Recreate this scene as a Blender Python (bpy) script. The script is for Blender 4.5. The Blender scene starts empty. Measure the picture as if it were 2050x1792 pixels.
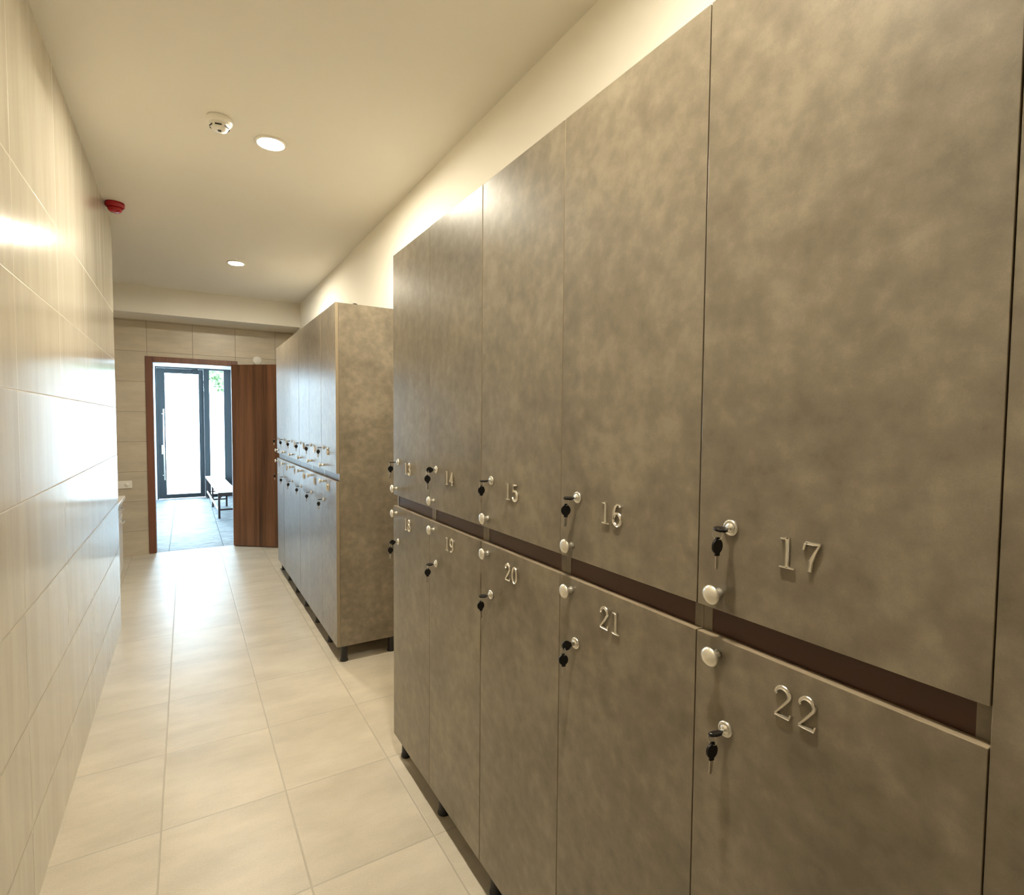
import bpy, bmesh, math, random
from mathutils import Vector, Matrix

# ------------------------------------------------------------------ camera, world, exposure
SC = bpy.context.scene
COL = SC.collection
F_PX, YAW, PITCH, ROLL, CAM_H = 1074.67, 0.5460, -0.0460, -0.0082, 1.4574
cd = bpy.data.cameras.new('camera')
cd.sensor_fit = 'HORIZONTAL'
cd.sensor_width = 36.0
cd.lens = F_PX / 2050.0 * 36.0
cd.clip_start = 0.02
cd.clip_end = 200
cam = bpy.data.objects.new('camera', cd)
COL.objects.link(cam)
fw = Vector((math.sin(YAW) * math.cos(PITCH), math.cos(YAW) * math.cos(PITCH), math.sin(PITCH)))
rt0 = Vector((math.cos(YAW), -math.sin(YAW), 0))
up0 = rt0.cross(fw)
cr, sr = math.cos(ROLL), math.sin(ROLL)
rt = rt0 * cr - up0 * sr
up = rt0 * sr + up0 * cr
m = Matrix((rt, up, -fw)).transposed().to_4x4()
m.translation = Vector((0, 0, CAM_H))
cam.matrix_world = m
SC.camera = cam

SKY = 34.0        # strength of the overcast daylight
LAMP = 1250.0      # radiance of the downlight diffusers
world = bpy.data.worlds.new('daylight')
SC.world = world
world.use_nodes = True
wn = world.node_tree.nodes
wn['Background'].inputs[0].default_value = (0.66, 0.84, 1.0, 1)
wn['Background'].inputs[1].default_value = SKY
SC.view_settings.view_transform = 'Standard'
SC.view_settings.look = 'None'
SC.view_settings.gamma = 1
SC.view_settings.exposure = 0.0
SC.view_settings.use_curve_mapping = False
SC.cycles.max_bounces = 12
SC.cycles.diffuse_bounces = 8
SC.cycles.glossy_bounces = 5
SC.cycles.transparent_max_bounces = 12
SC.cycles.caustics_reflective = False
SC.cycles.caustics_refractive = False
SC.cycles.sample_clamp_indirect = 12
SC.cycles.blur_glossy = 0.5
SC.cycles.use_denoising = True

def portal(name, loc, rot, sx, sy):
    l = bpy.data.lights.new(name, 'AREA')
    l.shape = 'RECTANGLE'
    l.size, l.size_y = sx, sy
    l.cycles.is_portal = True
    o = bpy.data.objects.new(name, l)
    COL.objects.link(o)
    o.location = loc
    o.rotation_euler = rot

# ------------------------------------------------------------------ measured layout (metres)
XC = 0.755                       # front plane of the locker doors
DT = 0.019                       # door thickness
XF = XC + DT                     # front plane of the carcasses
W = 0.40                         # locker width
Y17 = 0.2186
YF0 = 3.2403
ZBOT, ZGB, ZGT, ZTOP = 0.10, 1.0999, 1.1474, 2.1522
XL, XR, ZC = -0.4084, 1.1365, 2.7925
YEND = 4.5625
YFAR, YBEAM, ZBEAM = 7.0015, 6.5419, 2.5243
YGL = 11.68                      # glazed front of the vestibule

# ------------------------------------------------------------------ materials
def nm(name):
    mt = bpy.data.materials.new(name)
    mt.use_nodes = True
    nt = mt.node_tree
    return mt, nt, nt.nodes, nt.links, nt.nodes['Principled BSDF']

def simple(name, col, rough=0.5, metal=0.0, spec=0.5, bump=0.0, bscale=200, coat=0.0):
    mt, nt, N, L, b = nm(name)
    b.inputs['Base Color'].default_value = (*col, 1)
    b.inputs['Roughness'].default_value = rough
    b.inputs['Metallic'].default_value = metal
    b.inputs['Specular IOR Level'].default_value = spec
    b.inputs['Coat Weight'].default_value = coat
    if bump:
        tc = N.new('ShaderNodeTexCoord')
        nz = N.new('ShaderNodeTexNoise')
        nz.inputs['Scale'].default_value = bscale
        bp = N.new('ShaderNodeBump')
        bp.inputs['Strength'].default_value = bump
        bp.inputs['Distance'].default_value = 0.002
        L.new(tc.outputs['Object'], nz.inputs['Vector'])
        L.new(nz.outputs['Fac'], bp.inputs['Height'])
        L.new(bp.outputs['Normal'], b.inputs['Normal'])
    return mt

def math_node(N, L, op, a, b=None, c=None):
    n = N.new('ShaderNodeMath')
    n.operation = op
    for i, v in enumerate((a, b, c)):
        if v is None:
            continue
        if isinstance(v, (int, float)):
            n.inputs[i].default_value = v
        else:
            L.new(v, n.inputs[i])
    return n.outputs[0]

def ramp(N, L, fac, stops):
    r = N.new('ShaderNodeValToRGB')
    L.new(fac, r.inputs[0])
    e = r.color_ramp.elements
    while len(e) < len(stops):
        e.new(0.5)
    for k, (p, c) in enumerate(stops):
        e[k].position = p
        e[k].color = (*c, 1)
    return r.outputs[0]

def tiled(name, axes, origin, step, grout_w, c_lo, c_hi, c_grout, rough, zmax=None,
          streak=(1, 1, 1), nscale=2.0, tilt=0.0, bump=0.1, spec=0.5, grain=0.25, waves=0.0, rgrout=0.6):
    """tiles laid on a grid of world coordinates; axes are the two grid axes"""
    mt, nt, N, L, b = nm(name)
    geo = N.new('ShaderNodeNewGeometry')
    sep = N.new('ShaderNodeSeparateXYZ')
    L.new(geo.outputs['Position'], sep.inputs[0])
    masks, ids = [], []
    for k in (0, 1):
        v = sep.outputs[axes[k]]
        if zmax is not None and axes[k] == 2:
            v = math_node(N, L, 'MINIMUM', v, zmax)
        u = math_node(N, L, 'DIVIDE', math_node(N, L, 'SUBTRACT', v, origin[k]), step[k])
        ids.append(math_node(N, L, 'FLOOR', u))
        fr = math_node(N, L, 'FRACT', u)
        d = math_node(N, L, 'MULTIPLY', math_node(N, L, 'MINIMUM', fr, math_node(N, L, 'SUBTRACT', 1.0, fr)), step[k])
        mr = N.new('ShaderNodeMapRange')
        mr.inputs['From Min'].default_value = grout_w * 0.35
        mr.inputs['From Max'].default_value = grout_w * 0.75
        L.new(d, mr.inputs['Value'])
        masks.append(mr.outputs[0])
    mask = math_node(N, L, 'MINIMUM', masks[0], masks[1])
    cid = N.new('ShaderNodeCombineXYZ')
    L.new(ids[0], cid.inputs[0]); L.new(ids[1], cid.inputs[1])
    wn_ = N.new('ShaderNodeTexWhiteNoise')
    wn_.noise_dimensions = '3D'
    L.new(cid.outputs[0], wn_.inputs['Vector'])
    off = N.new('ShaderNodeVectorMath'); off.operation = 'MULTIPLY_ADD'
    L.new(wn_.outputs['Color'], off.inputs[0])
    off.inputs[1].default_value = (7, 7, 7)
    mp = N.new('ShaderNodeVectorMath'); mp.operation = 'MULTIPLY'
    L.new(geo.outputs['Position'], mp.inputs[0])
    mp.inputs[1].default_value = streak
    L.new(mp.outputs[0], off.inputs[2])
    nz = N.new('ShaderNodeTexNoise')
    nz.inputs['Scale'].default_value = nscale
    nz.inputs['Detail'].default_value = 6
    nz.inputs['Roughness'].default_value = 0.62
    L.new(off.outputs[0], nz.inputs['Vector'])
    fine = N.new('ShaderNodeTexNoise')
    fine.inputs['Scale'].default_value = 160
    fine.inputs['Detail'].default_value = 3
    L.new(geo.outputs['Position'], fine.inputs['Vector'])
    f = math_node(N, L, 'ADD', nz.outputs['Fac'], math_node(N, L, 'MULTIPLY', math_node(N, L, 'SUBTRACT', fine.outputs['Fac'], 0.5), grain))
    colr = ramp(N, L, f, [(0.32, c_lo), (0.68, c_hi)])
    mx = N.new('ShaderNodeMix'); mx.data_type = 'RGBA'
    L.new(mask, mx.inputs[0])
    mx.inputs[6].default_value = (*c_grout, 1)
    L.new(colr, mx.inputs[7])
    L.new(mx.outputs[2], b.inputs['Base Color'])
    rr = math_node(N, L, 'ADD', math_node(N, L, 'MULTIPLY', math_node(N, L, 'SUBTRACT', 1.0, mask), rgrout - rough), rough)
    rr = math_node(N, L, 'ADD', rr, math_node(N, L, 'MULTIPLY', math_node(N, L, 'SUBTRACT', nz.outputs['Fac'], 0.5), 0.10))
    L.new(rr, b.inputs['Roughness'])
    b.inputs['Specular IOR Level'].default_value = spec
    h = math_node(N, L, 'ADD', math_node(N, L, 'MULTIPLY', mask, 1.0), math_node(N, L, 'MULTIPLY', fine.outputs['Fac'], 0.06))
    if waves:
        h = math_node(N, L, 'ADD', h, math_node(N, L, 'MULTIPLY', nz.outputs['Fac'], waves))
    bp = N.new('ShaderNodeBump')
    bp.inputs['Strength'].default_value = bump
    bp.inputs['Distance'].default_value = 0.003
    L.new(h, bp.inputs['Height'])
    if tilt:
        s = N.new('ShaderNodeVectorMath'); s.operation = 'MULTIPLY_ADD'
        L.new(wn_.outputs['Color'], s.inputs[0])
        s.inputs[1].default_value = (tilt, tilt, tilt)
        s.inputs[2].default_value = (-tilt / 2, -tilt / 2, -tilt / 2)
        a = N.new('ShaderNodeVectorMath'); a.operation = 'ADD'
        L.new(geo.outputs['Normal'], a.inputs[0]); L.new(s.outputs[0], a.inputs[1])
        nn = N.new('ShaderNodeVectorMath'); nn.operation = 'NORMALIZE'
        L.new(a.outputs[0], nn.inputs[0])
        L.new(nn.outputs[0], bp.inputs['Normal'])
    L.new(bp.outputs['Normal'], b.inputs['Normal'])
    return mt

M = {}
M['plaster'] = simple('plaster', (0.78, 0.75, 0.68), 0.85, bump=0.08, bscale=300)
M['plaster_wall'] = simple('plaster_wall', (0.88, 0.845, 0.755), 0.85, bump=0.08, bscale=300)
M['white_wall'] = simple('white_wall', (0.80, 0.80, 0.79), 0.8, bump=0.05, bscale=300)
TL, TH = (0.50, 0.455, 0.37), (0.585, 0.535, 0.44)
M['tile_left'] = tiled('tile_left', (1, 2), (2.0475, 1.8639), (0.6327, 0.3239), 0.004, TL, TH, (0.46, 0.41, 0.33), 0.15,
                       zmax=2.45, streak=(1, 5, 0.5), nscale=2.2, tilt=0.006, bump=0.22, spec=0.24, grain=0.12, waves=0.5)
M['tile_far'] = tiled('tile_far', (0, 2), (-0.3444, 2.1877), (0.4238, 0.3219), 0.005, (0.47, 0.41, 0.32), (0.60, 0.53, 0.42), (0.33, 0.28, 0.21), 0.33,
                      streak=(1, 1, 4), nscale=2.5, tilt=0.004, bump=0.2, grain=0.2)
M['tile_floor'] = tiled('tile_floor', (0, 1), (-0.0994, 2.2106), (0.4125, 0.5114), 0.005, (0.46, 0.41, 0.325), (0.59, 0.53, 0.43), (0.41, 0.365, 0.29), 0.36,
                        streak=(1, 2.2, 1), nscale=2.6, tilt=0.005, bump=0.3, grain=0.3, waves=0.4, rgrout=0.4, spec=0.32)
M['slate'] = tiled('slate', (0, 1), (0.352, 7.02), (0.535, 0.9), 0.008, (0.12, 0.145, 0.16), (0.34, 0.38, 0.41), (0.10, 0.12, 0.13), 0.50,
                   streak=(2.0, 5, 1), nscale=3.4, tilt=0.01, bump=0.8, grain=0.2, waves=9.0, spec=0.22)

def laminate_mat():
    mt, nt, N, L, b = nm('concrete_laminate')
    geo = N.new('ShaderNodeNewGeometry')
    oi = N.new('ShaderNodeObjectInfo')
    off = N.new('ShaderNodeVectorMath'); off.operation = 'MULTIPLY_ADD'
    cmb = N.new('ShaderNodeCombineXYZ')
    L.new(oi.outputs['Random'], cmb.inputs[0]); L.new(oi.outputs['Random'], cmb.inputs[1]); L.new(oi.outputs['Random'], cmb.inputs[2])
    L.new(cmb.outputs[0], off.inputs[0]); off.inputs[1].default_value = (0.0, 0.0, 9.0)
    L.new(geo.outputs['Position'], off.inputs[2])
    n1 = N.new('ShaderNodeTexNoise'); n1.inputs['Scale'].default_value = 4.5; n1.inputs['Detail'].default_value = 7; n1.inputs['Roughness'].default_value = 0.55
    n1.inputs['Distortion'].default_value = 0.35
    n2 = N.new('ShaderNodeTexNoise'); n2.inputs['Scale'].default_value = 24; n2.inputs['Detail'].default_value = 4; n2.inputs['Roughness'].default_value = 0.6
    n3 = N.new('ShaderNodeTexNoise'); n3.inputs['Scale'].default_value = 420; n3.inputs['Detail'].default_value = 2
    for n in (n1, n2, n3):
        L.new(off.outputs[0], n.inputs['Vector'])
    f = math_node(N, L, 'ADD', math_node(N, L, 'MULTIPLY', n1.outputs['Fac'], 0.5), math_node(N, L, 'MULTIPLY', n2.outputs['Fac'], 0.5))
    f = math_node(N, L, 'ADD', f, math_node(N, L, 'MULTIPLY', math_node(N, L, 'SUBTRACT', n3.outputs['Fac'], 0.5), 0.10))
    c = ramp(N, L, f, [(0.36, (0.132, 0.109, 0.077)), (0.50, (0.182, 0.151, 0.108)), (0.64, (0.250, 0.209, 0.151))])
    L.new(c, b.inputs['Base Color'])
    b.inputs['Roughness'].default_value = 0.31
    b.inputs['Specular IOR Level'].default_value = 0.62
    bp = N.new('ShaderNodeBump'); bp.inputs['Strength'].default_value = 0.12; bp.inputs['Distance'].default_value = 0.0015
    L.new(math_node(N, L, 'ADD', math_node(N, L, 'MULTIPLY', n3.outputs['Fac'], 0.25), n2.outputs['Fac']), bp.inputs['Height'])
    L.new(bp.outputs['Normal'], b.inputs['Normal'])
    return mt
M['laminate'] = laminate_mat()
M['edge'] = simple('edge_band', (0.245, 0.195, 0.13), 0.42)
M['rail'] = simple('dark_rail', (0.060, 0.026, 0.016), 0.34)

def wood(name, lo, hi, rough=0.4, axis_scale=(14, 14, 0.5)):
    mt, nt, N, L, b = nm(name)
    tc = N.new('ShaderNodeTexCoord')
    mp = N.new('ShaderNodeVectorMath'); mp.operation = 'MULTIPLY'
    L.new(tc.outputs['Object'], mp.inputs[0]); mp.inputs[1].default_value = axis_scale
    n1 = N.new('ShaderNodeTexNoise'); n1.inputs['Scale'].default_value = 1.0; n1.inputs['Detail'].default_value = 5; n1.inputs['Distortion'].default_value = 0.4
    L.new(mp.outputs[0], n1.inputs['Vector'])
    n2 = N.new('ShaderNodeTexNoise'); n2.inputs['Scale'].default_value = 7; n2.inputs['Detail'].default_value = 4
    L.new(mp.outputs[0], n2.inputs['Vector'])
    f = math_node(N, L, 'ADD', math_node(N, L, 'MULTIPLY', n1.outputs['Fac'], 0.75), math_node(N, L, 'MULTIPLY', n2.outputs['Fac'], 0.25))
    L.new(ramp(N, L, f, [(0.36, lo), (0.66, hi)]), b.inputs['Base Color'])
    b.inputs['Roughness'].default_value = rough
    return mt
M['walnut'] = wood('walnut', (0.062, 0.024, 0.010), (0.215, 0.095, 0.042))
M['walnut_frame'] = wood('walnut_frame', (0.13, 0.048, 0.028), (0.20, 0.080, 0.045))
M['dark_wood'] = simple('dark_stained_wood', (0.022, 0.012, 0.012), 0.4)
M['seat_board'] = simple('pale_seat', (0.72, 0.70, 0.66), 0.5)
M['cream'] = simple('satin_cream_metal', (0.86, 0.82, 0.73), 0.30, metal=0.8)
M['nickel'] = simple('satin_nickel', (0.80, 0.77, 0.70), 0.25, metal=0.9)
M['chrome'] = simple('chrome', (0.93, 0.90, 0.84), 0.24, metal=1.0)
M['steel'] = simple('steel', (0.62, 0.58, 0.52), 0.3, metal=1.0)
M['black'] = simple('black_plastic', (0.006, 0.005, 0.005), 0.36, spec=0.3)
M['leg_black'] = simple('leg_plastic', (0.010, 0.010, 0.011), 0.45)
M['anthracite'] = simple('anthracite_aluminium', (0.030, 0.037, 0.042), 0.5, spec=0.2)
M['white_plastic'] = simple('white_plastic', (0.82, 0.80, 0.74), 0.35)
M['white_gloss'] = simple('white_lacquer', (0.80, 0.79, 0.76), 0.2)
M['counter'] = simple('counter_stone', (0.78, 0.74, 0.66), 0.2)
M['red'] = simple('red_plastic', (0.36, 0.008, 0.016), 0.22)
M['bark'] = simple('bark', (0.10, 0.07, 0.05), 0.9, bump=0.6, bscale=30)
M['leaf'] = simple('leaf', (0.085, 0.150, 0.055), 0.6)
M['paving'] = simple('pale_paving', (0.55, 0.56, 0.56), 0.8, bump=0.2, bscale=20)
M['lens'] = simple('lens_dark', (0.10, 0.09, 0.09), 0.2)

def emis():
    mt, nt, N, L, b = nm('lamp_diffuser')
    b.inputs['Base Color'].default_value = (0.9, 0.9, 0.85, 1)
    b.inputs['Emission Color'].default_value = (1.0, 0.915, 0.735, 1)
    b.inputs['Emission Strength'].default_value = LAMP
    return mt
M['lamp'] = emis()

def glass():
    mt = bpy.data.materials.new('clear_glass'); mt.use_nodes = True
    nt = mt.node_tree; N = nt.nodes; L = nt.links
    N.remove(N['Principled BSDF'])
    tr = N.new('ShaderNodeBsdfTransparent'); tr.inputs[0].default_value = (0.93, 0.96, 0.96, 1)
    gl = N.new('ShaderNodeBsdfGlossy'); gl.inputs['Roughness'].default_value = 0.02
    fr = N.new('ShaderNodeFresnel'); fr.inputs[0].default_value = 1.45
    mx = N.new('ShaderNodeMixShader')
    L.new(fr.outputs[0], mx.inputs[0]); L.new(tr.outputs[0], mx.inputs[1]); L.new(gl.outputs[0], mx.inputs[2])
    L.new(mx.outputs[0], N['Material Output'].inputs[0])
    return mt
M['glass'] = glass()

# ------------------------------------------------------------------ mesh helpers
class MB:
    def __init__(self):
        self.bm = bmesh.new()
        self.mi = 0
    def _new(self, faces):
        for f in faces:
            f.material_index = self.mi
    def box(self, x0, x1, y0, y1, z0, z1, bev=0.0, mats=None):
        b = bmesh.new()
        vs = [b.verts.new((x, y, z)) for x in (x0, x1) for y in (y0, y1) for z in (z0, z1)]
        for q in ((0, 1, 3, 2), (4, 6, 7, 5), (0, 4, 5, 1), (2, 3, 7, 6), (0, 2, 6, 4), (1, 5, 7, 3)):
            b.faces.new([vs[i] for i in q])
        if bev:
            bmesh.ops.bevel(b, geom=list(b.edges), offset=bev, segments=2, affect='EDGES', profile=0.5)
        bmesh.ops.recalc_face_normals(b, faces=b.faces)
        self.merge(b, mats)
        return self
    def merge(self, b, mats=None):
        mp = {}
        for v in b.verts:
            mp[v] = self.bm.verts.new(v.co)
        for f in b.faces:
            nf = self.bm.faces.new([mp[v] for v in f.verts])
            nf.smooth = f.smooth
            nf.material_index = mats(f) if mats else self.mi
        b.free()
    def lathe(self, prof, origin, axis=(0, 0, 1), seg=24, sy=1.0):
        """prof: list of (radius, height along axis)"""
        ax = Vector(axis).normalized()
        t = Vector((0, 0, 1)) if abs(ax.z) < 0.9 else Vector((1, 0, 0))
        u = ax.cross(t).normalized(); v = ax.cross(u)
        b = bmesh.new()
        rings = []
        for r, h in prof:
            c = Vector(origin) + ax * h
            if r < 1e-6:
                rings.append([b.verts.new(c)])
            else:
                rings.append([b.verts.new(c + (u * math.cos(2 * math.pi * k / seg) + v * sy * math.sin(2 * math.pi * k / seg)) * r) for k in range(seg)])
        for a, c in zip(rings, rings[1:]):
            for k in range(seg):
                q = []
                for ring, kk in ((a, k), (a, k + 1), (c, k + 1), (c, k)):
                    vv = ring[kk % len(ring)]
                    if vv not in q:
                        q.append(vv)
                if len(q) > 2:
                    f = b.faces.new(q); f.smooth = True
        if len(rings[0]) > 1: b.faces.new(rings[0])
        if len(rings[-1]) > 1: b.faces.new(rings[-1])
        bmesh.ops.recalc_face_normals(b, faces=b.faces)
        self.merge(b)
        return self
    def tube(self, pts, r, seg=8, closed=False):
        pts = [Vector(p) for p in pts]
        n = len(pts)
        b = bmesh.new()
        rings = []
        pu = None
        for i, p in enumerate(pts):
            if closed:
                d = (pts[(i + 1) % n] - pts[i - 1]).normalized()
            else:
                d = (pts[min(i + 1, n - 1)] - pts[max(i - 1, 0)]).normalized()
            if pu is None:
                t = Vector((0, 0, 1)) if abs(d.z) < 0.9 else Vector((1, 0, 0))
                u = d.cross(t).normalized()
            else:
                u = (pu - d * pu.dot(d)).normalized()
            pu = u
            v = d.cross(u)
            rr = r[i] if isinstance(r, (list, tuple)) else r
            rings.append([b.verts.new(p + (u * math.cos(2 * math.pi * k / seg) + v * math.sin(2 * math.pi * k / seg)) * rr) for k in range(seg)])
        cnt = n if closed else n - 1
        for i in range(cnt):
            a, c = rings[i], rings[(i + 1) % n]
            for k in range(seg):
                f = b.faces.new((a[k], a[(k + 1) % seg], c[(k + 1) % seg], c[k])); f.smooth = True
        if not closed:
            b.faces.new(rings[0]); b.faces.new(rings[-1])
        bmesh.ops.recalc_face_normals(b, faces=b.faces)
        self.merge(b)
        return self
    def prism(self, poly, mat4, depth, bev=0.0):
        """poly (2D) extruded along local z, placed by mat4"""
        b = bmesh.new()
        lo = [b.verts.new((x, y, 0)) for x, y in poly]
        hi = [b.verts.new((x, y, depth)) for x, y in poly]
        n = len(poly)
        b.faces.new(lo); top = b.faces.new(hi)
        for k in range(n):
            b.faces.new((lo[k], lo[(k + 1) % n], hi[(k + 1) % n], hi[k]))
        bmesh.ops.recalc_face_normals(b, faces=b.faces)
        if bev:
            bmesh.ops.bevel(b, geom=list(top.edges), offset=bev, segments=2, affect='EDGES', profile=0.5)
        bmesh.ops.transform(b, matrix=mat4, verts=b.verts)
        self.merge(b)
        return self
    def build(self, name, mats, parent=None, loc=None):
        me = bpy.data.meshes.new(name)
        if loc is not None:
            bmesh.ops.translate(self.bm, vec=-Vector(loc), verts=self.bm.verts)
        bmesh.ops.recalc_face_normals(self.bm, faces=self.bm.faces) if False else None
        self.bm.to_mesh(me)
        self.bm.free()
        for x in (mats if isinstance(mats, (list, tuple)) else [mats]):
            me.materials.append(x)
        o = bpy.data.objects.new(name, me)
        COL.objects.link(o)
        if loc is not None:
            o.location = loc
        if parent:
            o.parent = parent
        return o

def empty(name, loc, label=None, cat=None, group=None):
    o = bpy.data.objects.new(name, None)
    COL.objects.link(o)
    o.location = loc
    tag(o, label, cat, group)
    return o
def tag(o, label=None, cat=None, group=None, kind=None):
    if label: o['label'] = label
    if cat: o['category'] = cat
    if group: o['group'] = group
    if kind: o['kind'] = kind
    return o
def struct(o, label, cat):
    return tag(o, label, cat, kind='structure')

# ------------------------------------------------------------------ the room
YB0 = -6.0
XREC = -1.9
MB_ = MB
o = MB().box(XREC, XR + 0.15, YB0, 7.01, -0.08, 0).build('floor', M['tile_floor'])
struct(o, 'beige stone-look tiled corridor floor between wall and lockers', 'floor')
o = MB().box(-0.62, XL, YB0, YEND, 0, ZC).build('wall_left', M['tile_left'])
struct(o, 'glossy cream tiled wall running along the left of the corridor', 'wall')
o = MB().box(XREC - 0.1, -0.62, YEND - 0.12, YEND, 0, ZC).build('wall_recess_near', M['tile_far'])
struct(o, 'tiled return wall of the recess behind the left wall', 'wall')
o = MB().box(XREC - 0.1, XREC, YEND, YFAR, 0, ZC).build('wall_recess_side', M['tile_far'])
struct(o, 'tiled side wall of the recess behind the left wall', 'wall')
o = MB().box(XR, XR + 0.15, YB0, YFAR, 0, ZC).build('wall_right', M['plaster_wall'])
struct(o, 'plain cream plaster wall above and behind the lockers', 'wall')
o = MB().box(-0.62, XR, YB0 - 0.1, YB0, 0, ZC).build('wall_back', M['plaster'])
struct(o, 'plain plaster wall behind the photographer', 'wall')
o = MB().box(XREC, XR, YB0, 7.0, ZC, ZC + 0.1).build('ceiling', M['plaster'])
struct(o, 'smooth cream plaster ceiling with round downlights', 'ceiling')
o = MB().box(XREC, XR, YBEAM, YFAR, ZBEAM, ZC).build('trim_1', M['plaster'])
struct(o, 'dropped plaster beam across the far end of the ceiling', 'beam')
# far wall with the doorway
DX0, DX1, DZ = -0.335, 0.500, 2.118
mb = MB()
mb.box(XREC, DX0, YFAR, YFAR + 0.14, 0, ZC)
mb.box(DX1, XR + 0.15, YFAR, YFAR + 0.14, 0, ZC)
mb.box(DX0, DX1, YFAR, YFAR + 0.14, DZ, ZC)
struct(mb.build('wall_far', M['tile_far']), 'beige tiled end wall with the open brown doorway', 'wall')

# interior door: brown casing, white-lined jamb, walnut leaf swung into the corridor
d1 = empty('door_1', (0, YFAR, 0), 'brown wooden interior door standing open in the far wall', 'door')
d1['kind'] = 'structure'
mb = MB()
for (x0, x1, z0, z1) in ((-0.362, -0.295, 0, 2.141), (0.462, 0.5234, 0, 2.141), (-0.295, 0.462, 2.080, 2.141)):
    mb.box(x0, x1, YFAR - 0.016, YFAR, z0, z1, 0.002)
mb.build('casing', M['walnut_frame'], d1).location = (0, -YFAR, 0)
mb = MB()
mb.box(DX0, -0.295, YFAR, YFAR + 0.14, 0, 2.118); mb.box(0.462, DX1, YFAR, YFAR + 0.14, 0, 2.118)
mb.box(-0.295, 0.462, YFAR, YFAR + 0.14, 2.080, 2.118)
mb.build('jamb', M['walnut_frame'], d1).location = (0, -YFAR, 0)
hinge = Vector((0.478, YFAR - 0.022, 0))
ang = math.atan2(-0.395, 0.500)
R = Matrix.Rotation(ang, 4, 'Z')
leaf = MB().box(0, 0.78, -0.040, 0, 0.008, 2.095, 0.0015).build('leaf', M['walnut'], d1)
leaf.matrix_local = Matrix.Translation(hinge - Vector((0, YFAR, 0))) @ R
mb = MB()
mb.lathe([(0.024, 0), (0.024, 0.006), (0.009, 0.008), (0.009, 0.045)], (0.72, -0.040, 1.02), (0, -1, 0))
mb.tube([(0.72, -0.085, 1.02), (0.70, -0.089, 1.02), (0.60, -0.087, 1.02)], 0.009)
mb.build('handle', M['nickel'], leaf)
mb = MB()
for z in (0.25, 1.10, 1.88):
    mb.lathe([(0.008, 0), (0.008, 0.09)], (0.0, 0.004, z), (0, 0, 1), 12)
mb.build('hinge', M['nickel'], leaf)

# vestibule beyond the doorway
VX0, VX1, VZ = -1.6, 0.76, 2.75
struct(MB().box(VX0, VX1 + 0.1, 7.01, YGL + 0.06, -0.08, 0).build('floor_vestibule', M['slate']), 'dark slate-look floor tiles of the bright entrance beyond the doorway', 'floor')
struct(MB().box(VX0, VX1 + 0.1, YFAR + 0.14, YGL + 0.1, VZ, VZ + 0.1).build('ceiling_vestibule', M['white_wall']), 'white ceiling of the bright entrance room', 'ceiling')
struct(MB().box(VX0 - 0.1, VX0, YFAR + 0.14, YGL + 0.1, 0, VZ).build('wall_vestibule_left', M['white_wall']), 'white left wall of the bright entrance room', 'wall')
mb = MB()
mb.box(VX1, VX1 + 0.1, YFAR + 0.14, 7.9, 0, VZ)
mb.box(VX1, VX1 + 0.1, 7.9, YGL + 0.1, 0, 0.30)
mb.box(VX1, VX1 + 0.1, 7.9, YGL + 0.1, 2.45, VZ)
struct(mb.build('wall_vestibule_right', M['white_wall']), 'white right wall of the entrance with a long window', 'wall')
mb = MB()
mb.box(VX0, -0.463, YGL, YGL + 0.1, 0, VZ)
mb.box(-0.463, VX1 + 0.1, YGL, YGL + 0.1, 2.43, VZ)
struct(mb.build('wall_vestibule_far', M['white_wall']), 'white wall around the glazed entrance door', 'wall')
# window in the right wall
w2 = empty('window_2', (VX1 + 0.05, 9.8, 0.3), 'long side window of the entrance room beside the bench', 'window'); w2['kind'] = 'structure'
mb = MB()
mb.box(-0.03, 0.03, -1.9, 1.9, 0, 0.05); mb.box(-0.03, 0.03, -1.9, 1.9, 2.10, 2.15)
for y in (-1.9, -0.02, 1.86):
    mb.box(-0.03, 0.03, y, y + 0.05, 0.05, 2.10)
mb.build('window_frame', M['anthracite'], w2)
MB().box(-0.006, 0.006, -1.85, 1.86, 0.05, 2.10).build('pane', M['glass'], w2)
# glazed entrance: door leaf, sidelight and posts
d2 = empty('door_2', (0, YGL, 0), 'dark grey aluminium glazed entrance door in the bright room', 'door'); d2['kind'] = 'structure'
mb = MB()
mb.box(-0.463, -0.440, 0, 0.07, 0, 2.43); mb.box(0.300, 0.392, -0.01, 0.08, 0, 2.43); mb.box(-0.440, 0.300, 0, 0.07, 2.405, 2.43)
mb.build('door_frame', M['anthracite'], d2)
mb = MB()
mb.box(-0.438, -0.316, 0.005, 0.065, 0.01, 2.40, 0.003); mb.box(0.217, 0.298, 0.005, 0.065, 0.01, 2.40, 0.003)
mb.box(-0.316, 0.217, 0.005, 0.065, 0.01, 0.085); mb.box(-0.316, 0.217, 0.005, 0.065, 2.315, 2.40)
lf = mb.build('door_leaf', M['anthracite'], d2)
MB().box(-0.316, 0.217, 0.030, 0.042, 0.085, 2.315).build('pane', M['glass'], lf)
mb = MB()
mb.tube([(-0.345, -0.055, 0.36), (-0.345, -0.055, 1.66)], 0.011)
for z in (0.445, 1.569):
    mb.tube([(-0.385, 0.006, z), (-0.345, -0.055, z)], 0.009)
mb.build('pull_bar', M['nickel'], lf)
mb = MB()
mb.box(-0.385, -0.355, -0.004, 0.006, 0.83, 1.00); mb.tube([(-0.37, -0.004, 0.95), (-0.37, -0.05, 0.95), (-0.345, -0.052, 0.90)], 0.008)
mb.build('lever', M['nickel'], lf)
mb = MB()
mb.box(-0.05, 0.10, -0.05, 0.004, 2.335, 2.385, 0.004); mb.tube([(0.10, -0.03, 2.39), (0.22, -0.10, 2.40), (0.33, -0.02, 2.41)], 0.006)
mb.build('door_closer', M['anthracite'], d2)
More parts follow.
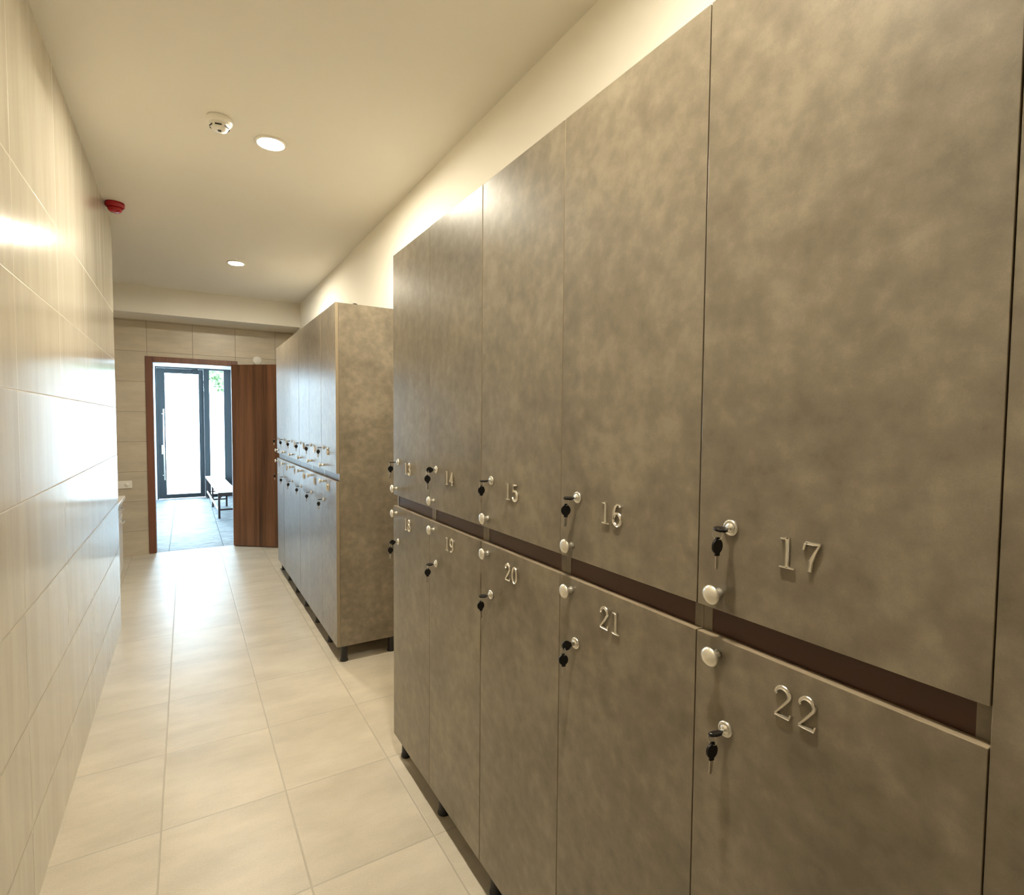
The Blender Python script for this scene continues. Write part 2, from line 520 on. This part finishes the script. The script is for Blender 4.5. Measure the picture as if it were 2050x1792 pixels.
w1 = empty('window_1', (0, YGL, 0), 'narrow glazed sidelight right of the entrance door', 'window'); w1['kind'] = 'structure'
mb = MB()
mb.box(0.633, 0.76, -0.01, 0.08, 0, 2.43); mb.box(0.392, 0.633, 0, 0.07, 0, 0.05); mb.box(0.392, 0.633, 0, 0.07, 2.40, 2.43)
mb.build('window_frame', M['anthracite'], w1)
MB().box(0.392, 0.633, 0.028, 0.040, 0.05, 2.40).build('pane', M['glass'], w1)
portal('daylight_door', (0.08, YGL + 0.12, 1.22), (-math.pi / 2, 0, 0), 1.1, 2.42)
portal('daylight_window', (VX1 + 0.13, 9.8, 1.375), (0, math.pi / 2, 0), 2.15, 3.8)

# outdoors
struct(MB().box(-14, 16, YGL + 0.1, 40, -0.18, -0.06).build('ground', M['paving']), 'pale paved ground outside the entrance', 'ground')
mb = MB()
mb.box(-10, 12, 19, 19.25, -0.06, 2.28); mb.box(-10, 12, 18.96, 19.29, 2.28, 2.34)
struct(mb.build('wall_garden', M['white_wall']), 'white garden wall outside below the trees', 'wall')
def tree(x, y, h, r, seed, label):
    rnd = random.Random(seed)
    t = empty('tree', (x, y, -0.06), label, 'tree')
    mb = MB()
    mb.tube([(0, 0, 0), (0.05, 0, h * 0.3), (0, 0.05, h * 0.55)], [0.16, 0.12, 0.07], 10)
    for k in range(6):
        a = k * 1.05 + rnd.random()
        mb.tube([(0.03, 0.02, h * (0.28 + 0.04 * k)), (math.cos(a) * r * 0.4, math.sin(a) * r * 0.4, h * (0.42 + 0.05 * k)), (math.cos(a) * r * 0.75, math.sin(a) * r * 0.75, h * (0.52 + 0.05 * k))], [0.06, 0.04, 0.02], 6)
    mb.build('trunk', M['bark'], t)
    me = bpy.data.meshes.new('foliage')
    vs, fs = [], []
    for k in range(2600):
        a = rnd.random() * 2 * math.pi; b = math.acos(2 * rnd.random() - 1); q = r * (0.45 + 0.55 * rnd.random() ** 0.4)
        q *= 1 + 0.22 * math.sin(3 * a + seed) * math.sin(4 * b)
        c = Vector((q * math.sin(b) * math.cos(a), q * math.sin(b) * math.sin(a), h * 0.62 + q * 1.15 * math.cos(b) * 0.8))
        n = Vector((rnd.gauss(0, 1), rnd.gauss(0, 1), rnd.gauss(0, 1))).normalized()
        u = n.orthogonal().normalized(); v = n.cross(u)
        s = 0.09 + 0.07 * rnd.random()
        i = len(vs)
        vs += [c - u * s, c + v * s * 0.5, c + u * s, c - v * s * 0.5 + n * s * 0.15]
        fs.append((i, i + 1, i + 2, i + 3))
    me.from_pydata([tuple(v) for v in vs], [], fs)
    me.materials.append(M['leaf'])
    f = bpy.data.objects.new('foliage', me); COL.objects.link(f); f.parent = t
tree(1.95, 22.0, 5.4, 1.35, 1, 'leafy green tree behind the white garden wall outside')

# ------------------------------------------------------------------ digits: strokes with a rounded raised section
def arc(cx, cy, rx, ry, a0, a1, n=12):
    return [(cx + rx * math.cos(math.radians(a0 + (a1 - a0) * k / n)), cy + ry * math.sin(math.radians(a0 + (a1 - a0) * k / n))) for k in range(n + 1)]
# unit: height 1; each stroke is (points, widths)
def wv(n, a, b, c=None):
    c = a if c is None else c
    return [a + (b - a) * math.sin(math.pi * k / (n - 1)) + (c - a) * k / (n - 1) for k in range(n)]
def digit_strokes(d):
    S = []
    T, H_ = 0.055, 0.125
    if d == '1':
        S = [([(0.30, 0.98), (0.30, 0.75), (0.30, 0.4), (0.30, 0.03)], [0.12] * 4), ([(0.08, 0.93), (0.20, 0.93), (0.33, 0.955)], [0.05, 0.07, 0.09]), ([(0.06, 0.03), (0.30, 0.035), (0.55, 0.03)], [0.055, 0.075, 0.055])]
        wd = 0.60
    elif d == '2':
        p = [(0.14, 0.72)] + arc(0.32, 0.74, 0.22, 0.23, 175, -25, 14) + [(0.40, 0.47), (0.24, 0.25), (0.09, 0.07)]
        S = [(p, wv(len(p), 0.075, 0.14, 0.06)), ([(0.08, 0.05), (0.30, 0.05), (0.56, 0.05)], [0.07, 0.08, 0.08]), ([(0.55, 0.05), (0.60, 0.20)], [0.07, 0.05])]
        wd = 0.64
    elif d == '3':
        p = arc(0.29, 0.75, 0.21, 0.22, 165, -75, 14) + [(0.24, 0.53)]
        q = [(0.24, 0.53)] + arc(0.29, 0.27, 0.25, 0.25, 80, -160, 16)
        S = [(p, wv(len(p), 0.06, 0.13)), (q, wv(len(q), 0.05, 0.15, 0.08))]
        wd = 0.60
    elif d == '4':
        S = [([(0.42, 0.98), (0.24, 0.62), (0.05, 0.28)], [0.085, 0.08, 0.075]), ([(0.04, 0.27), (0.35, 0.27), (0.62, 0.27)], [0.06] * 3), ([(0.42, 0.98), (0.42, 0.5), (0.42, 0.03)], [0.12] * 3), ([(0.24, 0.03), (0.42, 0.03), (0.60, 0.03)], [0.05] * 3)]
        wd = 0.66
    elif d == '5':
        p = [(0.12, 0.50)] + arc(0.28, 0.31, 0.25, 0.28, 115, -155, 18)
        S = [(p, wv(len(p), 0.05, 0.15, 0.08)), ([(0.13, 0.50), (0.14, 0.94)], [0.055, 0.06]), ([(0.13, 0.93), (0.35, 0.92), (0.54, 0.95)], [0.09, 0.10, 0.06])]
        wd = 0.60
    elif d in '69':
        p = arc(0.31, 0.30, 0.23, 0.27, 0, 360, 24)
        q = [(0.50, 0.86), (0.44, 0.955), (0.32, 0.96), (0.18, 0.84), (0.095, 0.62), (0.08, 0.40), (0.09, 0.28)]
        S = [(p, [0.10 + 0.03 * abs(math.cos(2 * math.pi * k / 24)) for k in range(25)]), (q, [0.10, 0.07, 0.07, 0.10, 0.12, 0.12, 0.10])]
        if d == '9':
            S = [([(0.62 - x, 1 - y) for x, y in a], w) for a, w in S]
        wd = 0.62
    elif d == '7':
        S = [([(0.09, 0.70), (0.14, 0.90), (0.20, 0.93)], [0.05, 0.08, 0.09]), ([(0.16, 0.93), (0.38, 0.92), (0.60, 0.94)], [0.10, 0.09, 0.07]), ([(0.58, 0.93), (0.44, 0.66), (0.32, 0.38), (0.29, 0.06)], [0.06, 0.09, 0.13, 0.13])]
        wd = 0.66
    elif d == '8':
        p = arc(0.30, 0.755, 0.19, 0.21, 0, 360, 24); q = arc(0.30, 0.28, 0.23, 0.25, 0, 360, 24)
        S = [(p, [0.08 + 0.04 * abs(math.cos(2 * math.pi * k / 24)) for k in range(25)]), (q, [0.08 + 0.05 * abs(math.cos(2 * math.pi * k / 24)) for k in range(25)])]
        wd = 0.60
    else:
        p = arc(0.30, 0.50, 0.22, 0.46, 0, 360, 28)
        S = [(p, [0.06 + 0.07 * abs(math.cos(2 * math.pi * k / 28)) for k in range(29)])]
        wd = 0.60
    return S, wd
def number_mesh(text, xf, yl, zb, h):
    """raised chrome figures on the plane x = xf, reading towards -Y from yl"""
    mb = MB()
    cur = 0.0
    wdt = [digit_strokes(c)[1] for c in text]
    for c in text:
        S, wd = digit_strokes(c)
        for pts, ws in S:
            b = bmesh.new()
            rings = []
            n = len(pts)
            for i, (x, y) in enumerate(pts):
                a = Vector(pts[max(i - 1, 0)]); e = Vector(pts[min(i + 1, n - 1)])
                if n > 20 and (Vector(pts[0]) - Vector(pts[-1])).length < 1e-6 and i in (0, n - 1):
                    a = Vector(pts[-2]); e = Vector(pts[1])
                t = (e - a).normalized(); nn = Vector((-t.y, t.x))
                w2_ = ws[i] * 0.57
                ext = Vector((0, 0))
                ring = []
                for off, dep in ((-1, 0), (-1, 0.085), (-0.72, 0.125), (-0.30, 0.095), (0.30, 0.095), (0.72, 0.125), (1, 0.085), (1, 0)):
                    q = Vector((x, y)) + nn * w2_ * off
                    ring.append(b.verts.new((xf - dep * h * 0.85, yl - (cur + q.x) * h, zb + q.y * h)))
                rings.append(ring)
            for r0, r1 in zip(rings, rings[1:]):
                for k in range(7):
                    b.faces.new((r0[k], r0[k + 1], r1[k + 1], r1[k]))
            b.faces.new(rings[0]); b.faces.new(rings[-1])
            bmesh.ops.recalc_face_normals(b, faces=b.faces)
            mb.merge(b)
        cur += wd + 0.14
    return mb

# ------------------------------------------------------------------ lockers
def door_edge(f):
    return 0 if abs(f.normal.x) > 0.5 else 1
def make_door(unit, y0, z0, z1, upper, text, jitter):
    """door of one locker; y0 is the edge nearest the camera"""
    g = 0.0014
    dx = jitter
    mb = MB()
    mb.box(XC + dx, XF - 0.0005, y0 + g, y0 + W - g, z0, z1, 0.0008, mats=door_edge)
    d = mb.build('door', [M['laminate'], M['edge']], unit)
    rot_knob = 1.177 if upper else 1.073
    yk = y0 + W - 0.045
    mb = MB()
    mb.lathe([(0.0085, 0), (0.0065, 0.004), (0.0055, 0.012), (0.0075, 0.016), (0.0145, 0.0185), (0.0163, 0.021), (0.0158, 0.0235), (0.011, 0.0262), (0.0, 0.0275)], (XC + dx, yk, rot_knob), (-1, 0, 0), 24)
    mb.build('knob', M['cream'], d)
    zl = 1.290 if upper else 0.9545
    yl = y0 + W - 0.0645
    mb = MB()
    mb.lathe([(0.0135, 0), (0.0135, 0.0025), (0.0118, 0.0045), (0.0098, 0.0050), (0.0094, 0.0042), (0.0074, 0.0042), (0.0072, 0.0062), (0.0, 0.0062)], (XC + dx, yl, zl), (-1, 0, 0), 28)
    mb.build('lock', M['nickel'], d)
    h = 0.047
    tot = sum(digit_strokes(c)[1] for c in text) + 0.14 * (len(text) - 1)
    number_mesh(text, XC + dx + 0.0002, y0 + W - 0.180 + tot * h / 2, (1.2465 if upper else 1.0215), h).build('number', M['chrome'], d)
    return yl, zl

def leg_mesh(x, y):
    mb = MB()
    mb.lathe([(0.024, 0), (0.0245, 0.004), (0.022, 0.012), (0.0205, 0.02), (0.0205, 0.088), (0.026, 0.092), (0.026, 0.10)], (x, y, 0.0), (0, 0, 1), 20)
    return mb
jit = random.Random(5)
def make_unit(y0, up, lo, label, first, near_edge=False):
    u = empty('locker', (0, 0, 0), label, 'locker', 'lockers of the near block' if first else 'lockers of the far block')
    mb = MB()
    s = 0.018
    ya, yb = y0 + 0.0005, y0 + W - 0.0005
    XB = XR - 0.006
    mb.box(XF, XB, ya, ya + s, ZBOT, ZTOP); mb.box(XF, XB, yb - s, yb, ZBOT, ZTOP)
    mb.box(XF, XB, ya + s, yb - s, ZBOT, ZBOT + s); mb.box(XF, XB, ya + s, yb - s, ZTOP - s, ZTOP)
    mb.box(XB - 0.006, XB, ya + s, yb - s, ZBOT + s, ZTOP - s)
    mb.build('carcass', M['laminate'], u)
    MB().box(XF + 0.0008, XF + 0.0188, ya + s, yb - s, ZGB - 0.03, ZGT + 0.03).build('rail', M['rail'], u)
    r1 = make_door(u, y0, ZGT, ZTOP + 0.001, True, up, jit.uniform(-0.0006, 0.0006))
    r2 = make_door(u, y0, ZBOT - 0.001, ZGB, False, lo, jit.uniform(-0.0006, 0.0006))
    for (lx, ly) in ((XF + 0.028, y0 + W - 0.032), (XB - 0.034, y0 + W - 0.032)):
        leg_mesh(lx, ly).build('leg', M['leg_black'], u)
    if near_edge:
        for lx in (XF + 0.028, XB - 0.034):
            leg_mesh(lx, y0 + 0.034).build('leg', M['leg_black'], u)
    # move the origin to the base of the thing
    org = Vector((XC, y0 + W / 2, 0))
    u.location = org
    for ch in u.children:
        ch.location = ch.location - org
    return r1, r2

# ------------------------------------------------------------------ keys
def bow_matrix(c, tilt):
    """key whose blade runs along +X into the lock; bow plane rolled by tilt about X"""
    return Matrix.Translation(c) @ Matrix.Rotation(tilt, 4, 'X')
def ellipse(rx, ry, n=20):
    return [(rx * math.cos(2 * math.pi * k / n), ry * math.sin(2 * math.pi * k / n)) for k in range(n)]
def make_keys(lock, text, tilt, swing, twist, dev):
    yl, zl = lock
    face = XC - 0.0062
    t = empty('key_pair', (face, yl, zl), text, 'keys', 'black-headed key pairs in the locker locks')
    # key in the lock: short blade and oval black head
    Rm = Matrix.Rotation(tilt, 4, 'X')
    mb = MB()
    mb.box(-0.010, 0.0, -0.0035, 0.0035, -0.0009, 0.0009)
    b = mb.build('key_in_lock', [M['black'], M['steel']], None)
    bpy.data.objects.remove(b)
    mb = MB()
    mb.mi = 1
    mb.box(-0.010, 0.0005, -0.0036, 0.0036, -0.0009, 0.0009)
    mb.mi = 0
    mb.prism(ellipse(0.0118, 0.0105, 24), Matrix.Translation((-0.0205, 0, -0.0019)), 0.0038, 0.0009)
    mb.box(-0.011, -0.007, -0.0048, 0.0048, -0.0018, 0.0018, 0.0006)
    k1 = mb.build('key_in_lock', [M['black'], M['steel']], t)
    k1.matrix_local = Rm
    # ring through the head of the key
    rr = 0.0088
    cx = -0.0275
    c = Vector((cx, 0, -rr + 0.0015))
    if abs(tilt) > 0.8:
        c = Vector((cx - 0.001, 0, -rr - 0.003))
    ring = []
    for k in range(24):
        a = 2 * math.pi * k / 24
        ring.append(c + Matrix.Rotation(twist, 3, 'Z') @ Vector((0, rr * math.sin(a), rr * math.cos(a))))
    MB().tube(ring, 0.0006, 6, True).build('ring', M['steel'], t)
    # spare key hanging
    mb = MB()
    mb.mi = 0
    mb.prism(ellipse(0.0110, 0.0122, 24), Matrix.Translation((0, 0.0, 0)) @ Matrix.Rotation(math.pi / 2, 4, 'X') @ Matrix.Translation((0, 0, -0.0019)), 0.0038, 0.0009)
    mb.box(-0.0045, 0.0045, -0.0018, 0.0018, -0.0155, -0.0095, 0.0006)
    mb.box(-0.0035, 0.0035, -0.0018, 0.0018, 0.0095, 0.0145, 0.0006)
    mb.mi = 1
    b2 = [(-0.0033, -0.0145), (0.0033, -0.0145), (0.0033, -0.022), (0.0022, -0.024), (0.0033, -0.026), (0.0018, -0.029), (0.0030, -0.032), (0.0014, -0.035), (0.0, -0.038), (-0.0033, -0.035)]
    mb.prism(b2, Matrix.Rotation(math.pi / 2, 4, 'X') @ Matrix.Translation((0, 0, -0.0008)), 0.0016)
    k2 = mb.build('spare_key', [M['black'], M['steel']], t)
    k2.matrix_local = Matrix.Translation(c + Vector((0, 0, -rr - 0.0105))) @ Matrix.Rotation(swing, 4, 'Y') @ Matrix.Rotation(-math.atan2(XC, yl) + dev, 4, 'Z')

near = [('17', '22', 'locker column with doors 17 and 22, nearest the camera'),
        ('16', '21', 'grey-brown locker column with doors 16 and 21'),
        ('15', '20', 'grey-brown locker column with doors 15 and 20, middle of the near block'),
        ('14', '19', 'grey-brown locker column with doors 14 and 19'),
        ('13', '18', 'locker column with doors 13 and 18 at the far end of the near block')]
V_ = math.pi / 2
tilts = {'17': 0.15, '16': 0.1, '15': 0.05, '14': 1.35, '13': 0.0, '22': -0.35, '21': 1.25, '20': 0.0, '19': 0.08, '18': 1.3}
devs = {'17': 0.9, '16': 0.25, '15': 0.6, '14': 0.15, '13': 0.25, '22': 0.8, '21': 0.35, '20': 0.5, '19': 0.2, '18': 0.15}
rk = random.Random(11)
for k, (a, b, lab) in enumerate(near):
    r1, r2 = make_unit(Y17 + k * W, a, b, lab, True, k == 0)
    for t_, r in ((a, r1), (b, r2)):
        make_keys(r, 'pair of black-headed keys on a ring in the lock of door ' + t_, tilts[t_], rk.uniform(-0.08, 0.08), rk.uniform(-0.5, 0.5), devs[t_])
ords = ['nearest column of the far block, its brown side panel showing', 'second column of the far block', 'third column of the far block',
        'fourth column of the far block', 'fifth column of the far block', 'farthest column of the far block, by the open wooden door']
nm_ = ['nearest', 'second', 'third', 'fourth', 'fifth', 'farthest']
for k in range(6):
    a, b = str(6 - k), str(12 - k)
    r1, r2 = make_unit(YF0 + k * W, a, b, 'locker with daylight-washed doors, ' + ords[k], False, k == 0)
    for row, r in (('upper', r1), ('lower', r2)):
        make_keys(r, 'key pair on the %s door of the %s column of the far locker block' % (row, nm_[k]), rk.choice([0.0, 0.1, -0.1]), rk.uniform(-0.1, 0.1), rk.uniform(-0.4, 0.4), rk.uniform(-0.4, 0.4))

# filler panel closing the row beside door 17
mb = MB()
mb.box(XC + 0.002, XF + 0.003, Y17 - 0.35, Y17 + 0.0003, ZBOT, ZTOP, 0.001)
mb.box(XF + 0.003, XR - 0.006, Y17 - 0.35, Y17 - 0.332, ZBOT, ZTOP)
fp = mb.build('filler_panel', M['laminate'])
tag(fp, 'plain grey-brown closing panel beside locker doors 17 and 22', 'panel')
for yy in (Y17 - 0.31,):
    leg_mesh(XF + 0.046, yy).build('leg', M['leg_black'], fp)

# small keys left on top of the far block
t = empty('loose_key', (0.867, YF0 + 0.035, ZTOP + 0.0012), 'small black-headed key lying on top of the far lockers', 'key')
mb = MB()
mb.mi = 0
mb.prism(ellipse(0.012, 0.010, 20), Matrix.Rotation(0.5, 4, 'X'), 0.004, 0.0008)
mb.build('key_head', M['black'], t).location = (0.014, 0.0, 0.006)
MB().tube([(0.004, 0, 0.006), (-0.012, 0.004, 0.020), (-0.018, 0.004, 0.028)], 0.0014, 6).build('key_blade', M['steel'], t)
ring = [(-0.010 + 0.011 * math.cos(a * math.pi / 8), 0.010 * math.sin(a * math.pi / 8), 0.0015) for a in range(16)]
MB().tube(ring, 0.0008, 6, True).build('ring', M['steel'], t)

# ------------------------------------------------------------------ ceiling fittings
def downlight(x, y, label):
    t = empty('ceiling_light', (x, y, ZC), label, 'ceiling light', 'round downlights of the corridor ceiling')
    mb = MB()
    mb.lathe([(0.056, 0.0), (0.056, -0.006), (0.060, -0.010), (0.068, -0.008), (0.070, -0.0002), (0.056, -0.0002)], (0, 0, 0), (0, 0, 1), 40)
    mb.build('trim_ring', M['white_plastic'], t)
    mb = MB()
    mb.lathe([(0.055, -0.002), (0.055, -0.007), (0.0, -0.0075)], (0, 0, 0), (0, 0, 1), 40)
    mb.build('diffuser', M['lamp'], t)
downlight(0.372, 2.865, 'lit round downlight beside the smoke detector')
downlight(0.387, 5.160, 'lit round downlight near the far end of the ceiling')
downlight(0.372, 0.57, 'round downlight overhead beside the near lockers')

t = empty('smoke_detector', (0.150, 2.765, ZC), 'round white smoke detector on the ceiling', 'smoke detector')
mb = MB()
mb.lathe([(0.052, 0), (0.053, -0.012), (0.050, -0.020), (0.046, -0.026), (0.0, -0.026)], (0, 0, 0), (0, 0, 1), 40)
mb.build('base', M['white_plastic'], t)
mb = MB()
mb.lathe([(0.040, -0.022), (0.0385, -0.036), (0.033, -0.046), (0.030, -0.050), (0.0, -0.052)], (0, 0, 0), (0, 0, 1), 40)
cov = mb.build('cover', M['white_plastic'], t)
for k in range(6):
    a = k * math.pi / 3 + 0.35
    mb = MB()
    mb.box(-0.0135, 0.0135, -0.0015, 0.0015, -0.0025, 0.0025, 0.0006)
    s = mb.build('vent_slot', M['black'], cov)
    s.matrix_local = Matrix.Translation((0.0368 * math.cos(a), 0.0368 * math.sin(a), -0.0405)) @ Matrix.Rotation(a + math.pi / 2, 4, 'Z')
mb = MB(); mb.lathe([(0.008, 0), (0.007, -0.003), (0, -0.0035)], (0.0, 0.0, -0.0515), (0, 0, 1), 16)
mb.build('sensor', M['lens'], cov)

t = empty('alarm_beacon', (-0.352, 4.165, ZC), 'dark red alarm beacon on the ceiling next to the left wall', 'fire alarm')
mb = MB()
mb.lathe([(0.050, 0), (0.052, -0.010), (0.050, -0.024), (0.044, -0.030), (0, -0.030)], (0, 0, 0), (0, 0, 1), 32)
mb.build('base', M['red'], t)
mb = MB()
mb.lathe([(0.040, -0.029), (0.037, -0.045), (0.028, -0.055), (0, -0.058)], (0, 0, 0), (0, 0, 1), 32)
mb.build('lens', M['red'], t)

# ------------------------------------------------------------------ far wall fittings
mb = MB()
mb.lathe([(0.050, 0), (0.050, 0.010), (0.044, 0.016), (0.0, 0.017)], (0.731, YFAR, 2.165), (0, -1, 0), 36)
tag(mb.build('wall_disc', M['white_plastic'], loc=(0.731, YFAR, 2.165)), 'round white disc on the tiled wall above the open wooden door', 'wall cover')
t = empty('wall_socket', (-0.58, YFAR, 0.765), 'white wall socket plate on the tiled wall left of the doorway', 'socket')
MB().box(-0.075, 0.078, -0.012, 0, -0.040, 0.040, 0.004).build('plate', M['white_plastic'], t)
mb = MB(); mb.lathe([(0.022, 0), (0.022, 0.003), (0.018, 0.004), (0.017, 0.006), (0, 0.006)], (0.035, -0.012, 0), (0, -1, 0), 24)
mb.build('socket_face', M['white_plastic'], t)

# low cabinet in the recess, seen past the end of the left wall
t = empty('low_cabinet', (-0.79, 5.65, 0), 'white low cabinet with worktop, just past the end of the left wall', 'cabinet')
MB().box(-0.28, 0.255, -0.5, 0.42, 0.08, 0.715, 0.002).build('body', M['white_gloss'], t)
MB().box(-0.25, 0.225, -0.48, 0.40, 0.0, 0.08).build('plinth', M['white_gloss'], t)
mb = MB(); mb.box(-0.29, 0.298, -0.52, 0.46, 0.715, 0.752, 0.006); mb.build('worktop', M['counter'], t)
dr = MB().box(0.256, 0.275, -0.495, 0.415, 0.60, 0.705, 0.004).build('drawer', M['white_gloss'], t)
MB().tube([(0.275, 0.18, 0.66), (0.295, 0.20, 0.655), (0.297, 0.28, 0.655), (0.275, 0.30, 0.66)], 0.005).build('handle', M['steel'], dr)
dd = MB().box(0.256, 0.275, -0.495, 0.415, 0.085, 0.592, 0.004).build('door', M['white_gloss'], t)
MB().tube([(0.275, 0.20, 0.55), (0.300, 0.23, 0.535), (0.300, 0.33, 0.535), (0.275, 0.36, 0.55)], 0.006).build('handle', M['chrome'], dd)

# ------------------------------------------------------------------ bench in the vestibule
t = empty('bench', (0.47, 10.28, 0), 'long bench with pale seat and dark legs in the bright entrance', 'bench')
t.rotation_euler = (0, 0, 0.030)
MB().box(-0.135, 0.130, -1.29, 1.25, 0.385, 0.415, 0.004).build('seat', M['seat_board'], t)
for y in (-1.24, 0.0, 1.20):
    for sx in (-1, 1):
        mb = MB()
        mb.box(sx * 0.103 - 0.014, sx * 0.103 + 0.014, y - 0.018, y + 0.018, 0, 0.385, 0.002)
        mb.build('leg', M['dark_wood'], t)
    mb = MB()
    mb.box(-0.089, 0.089, y - 0.012, y + 0.012, 0.335, 0.385)
    for sx in (-1, 1):
        mb.prism([(0, 0), (0.035, 0), (0.022, -0.012), (0.012, -0.022), (0, -0.045)], Matrix.Translation((sx * 0.089, y + (0.01 if sx < 0 else -0.01), 0.335)) @ Matrix.Rotation(0 if sx < 0 else math.pi, 4, 'Z') @ Matrix.Rotation(math.pi / 2, 4, 'X'), 0.02)
    mb.build('apron', M['dark_wood'], t)
    MB().box(-0.089, 0.089, y - 0.010, y + 0.010, 0.115, 0.140).build('cross_rail', M['dark_wood'], t)
MB().box(-0.121, -0.107, -1.22, 1.18, 0.118, 0.146).build('stretcher', M['seat_board'], t)
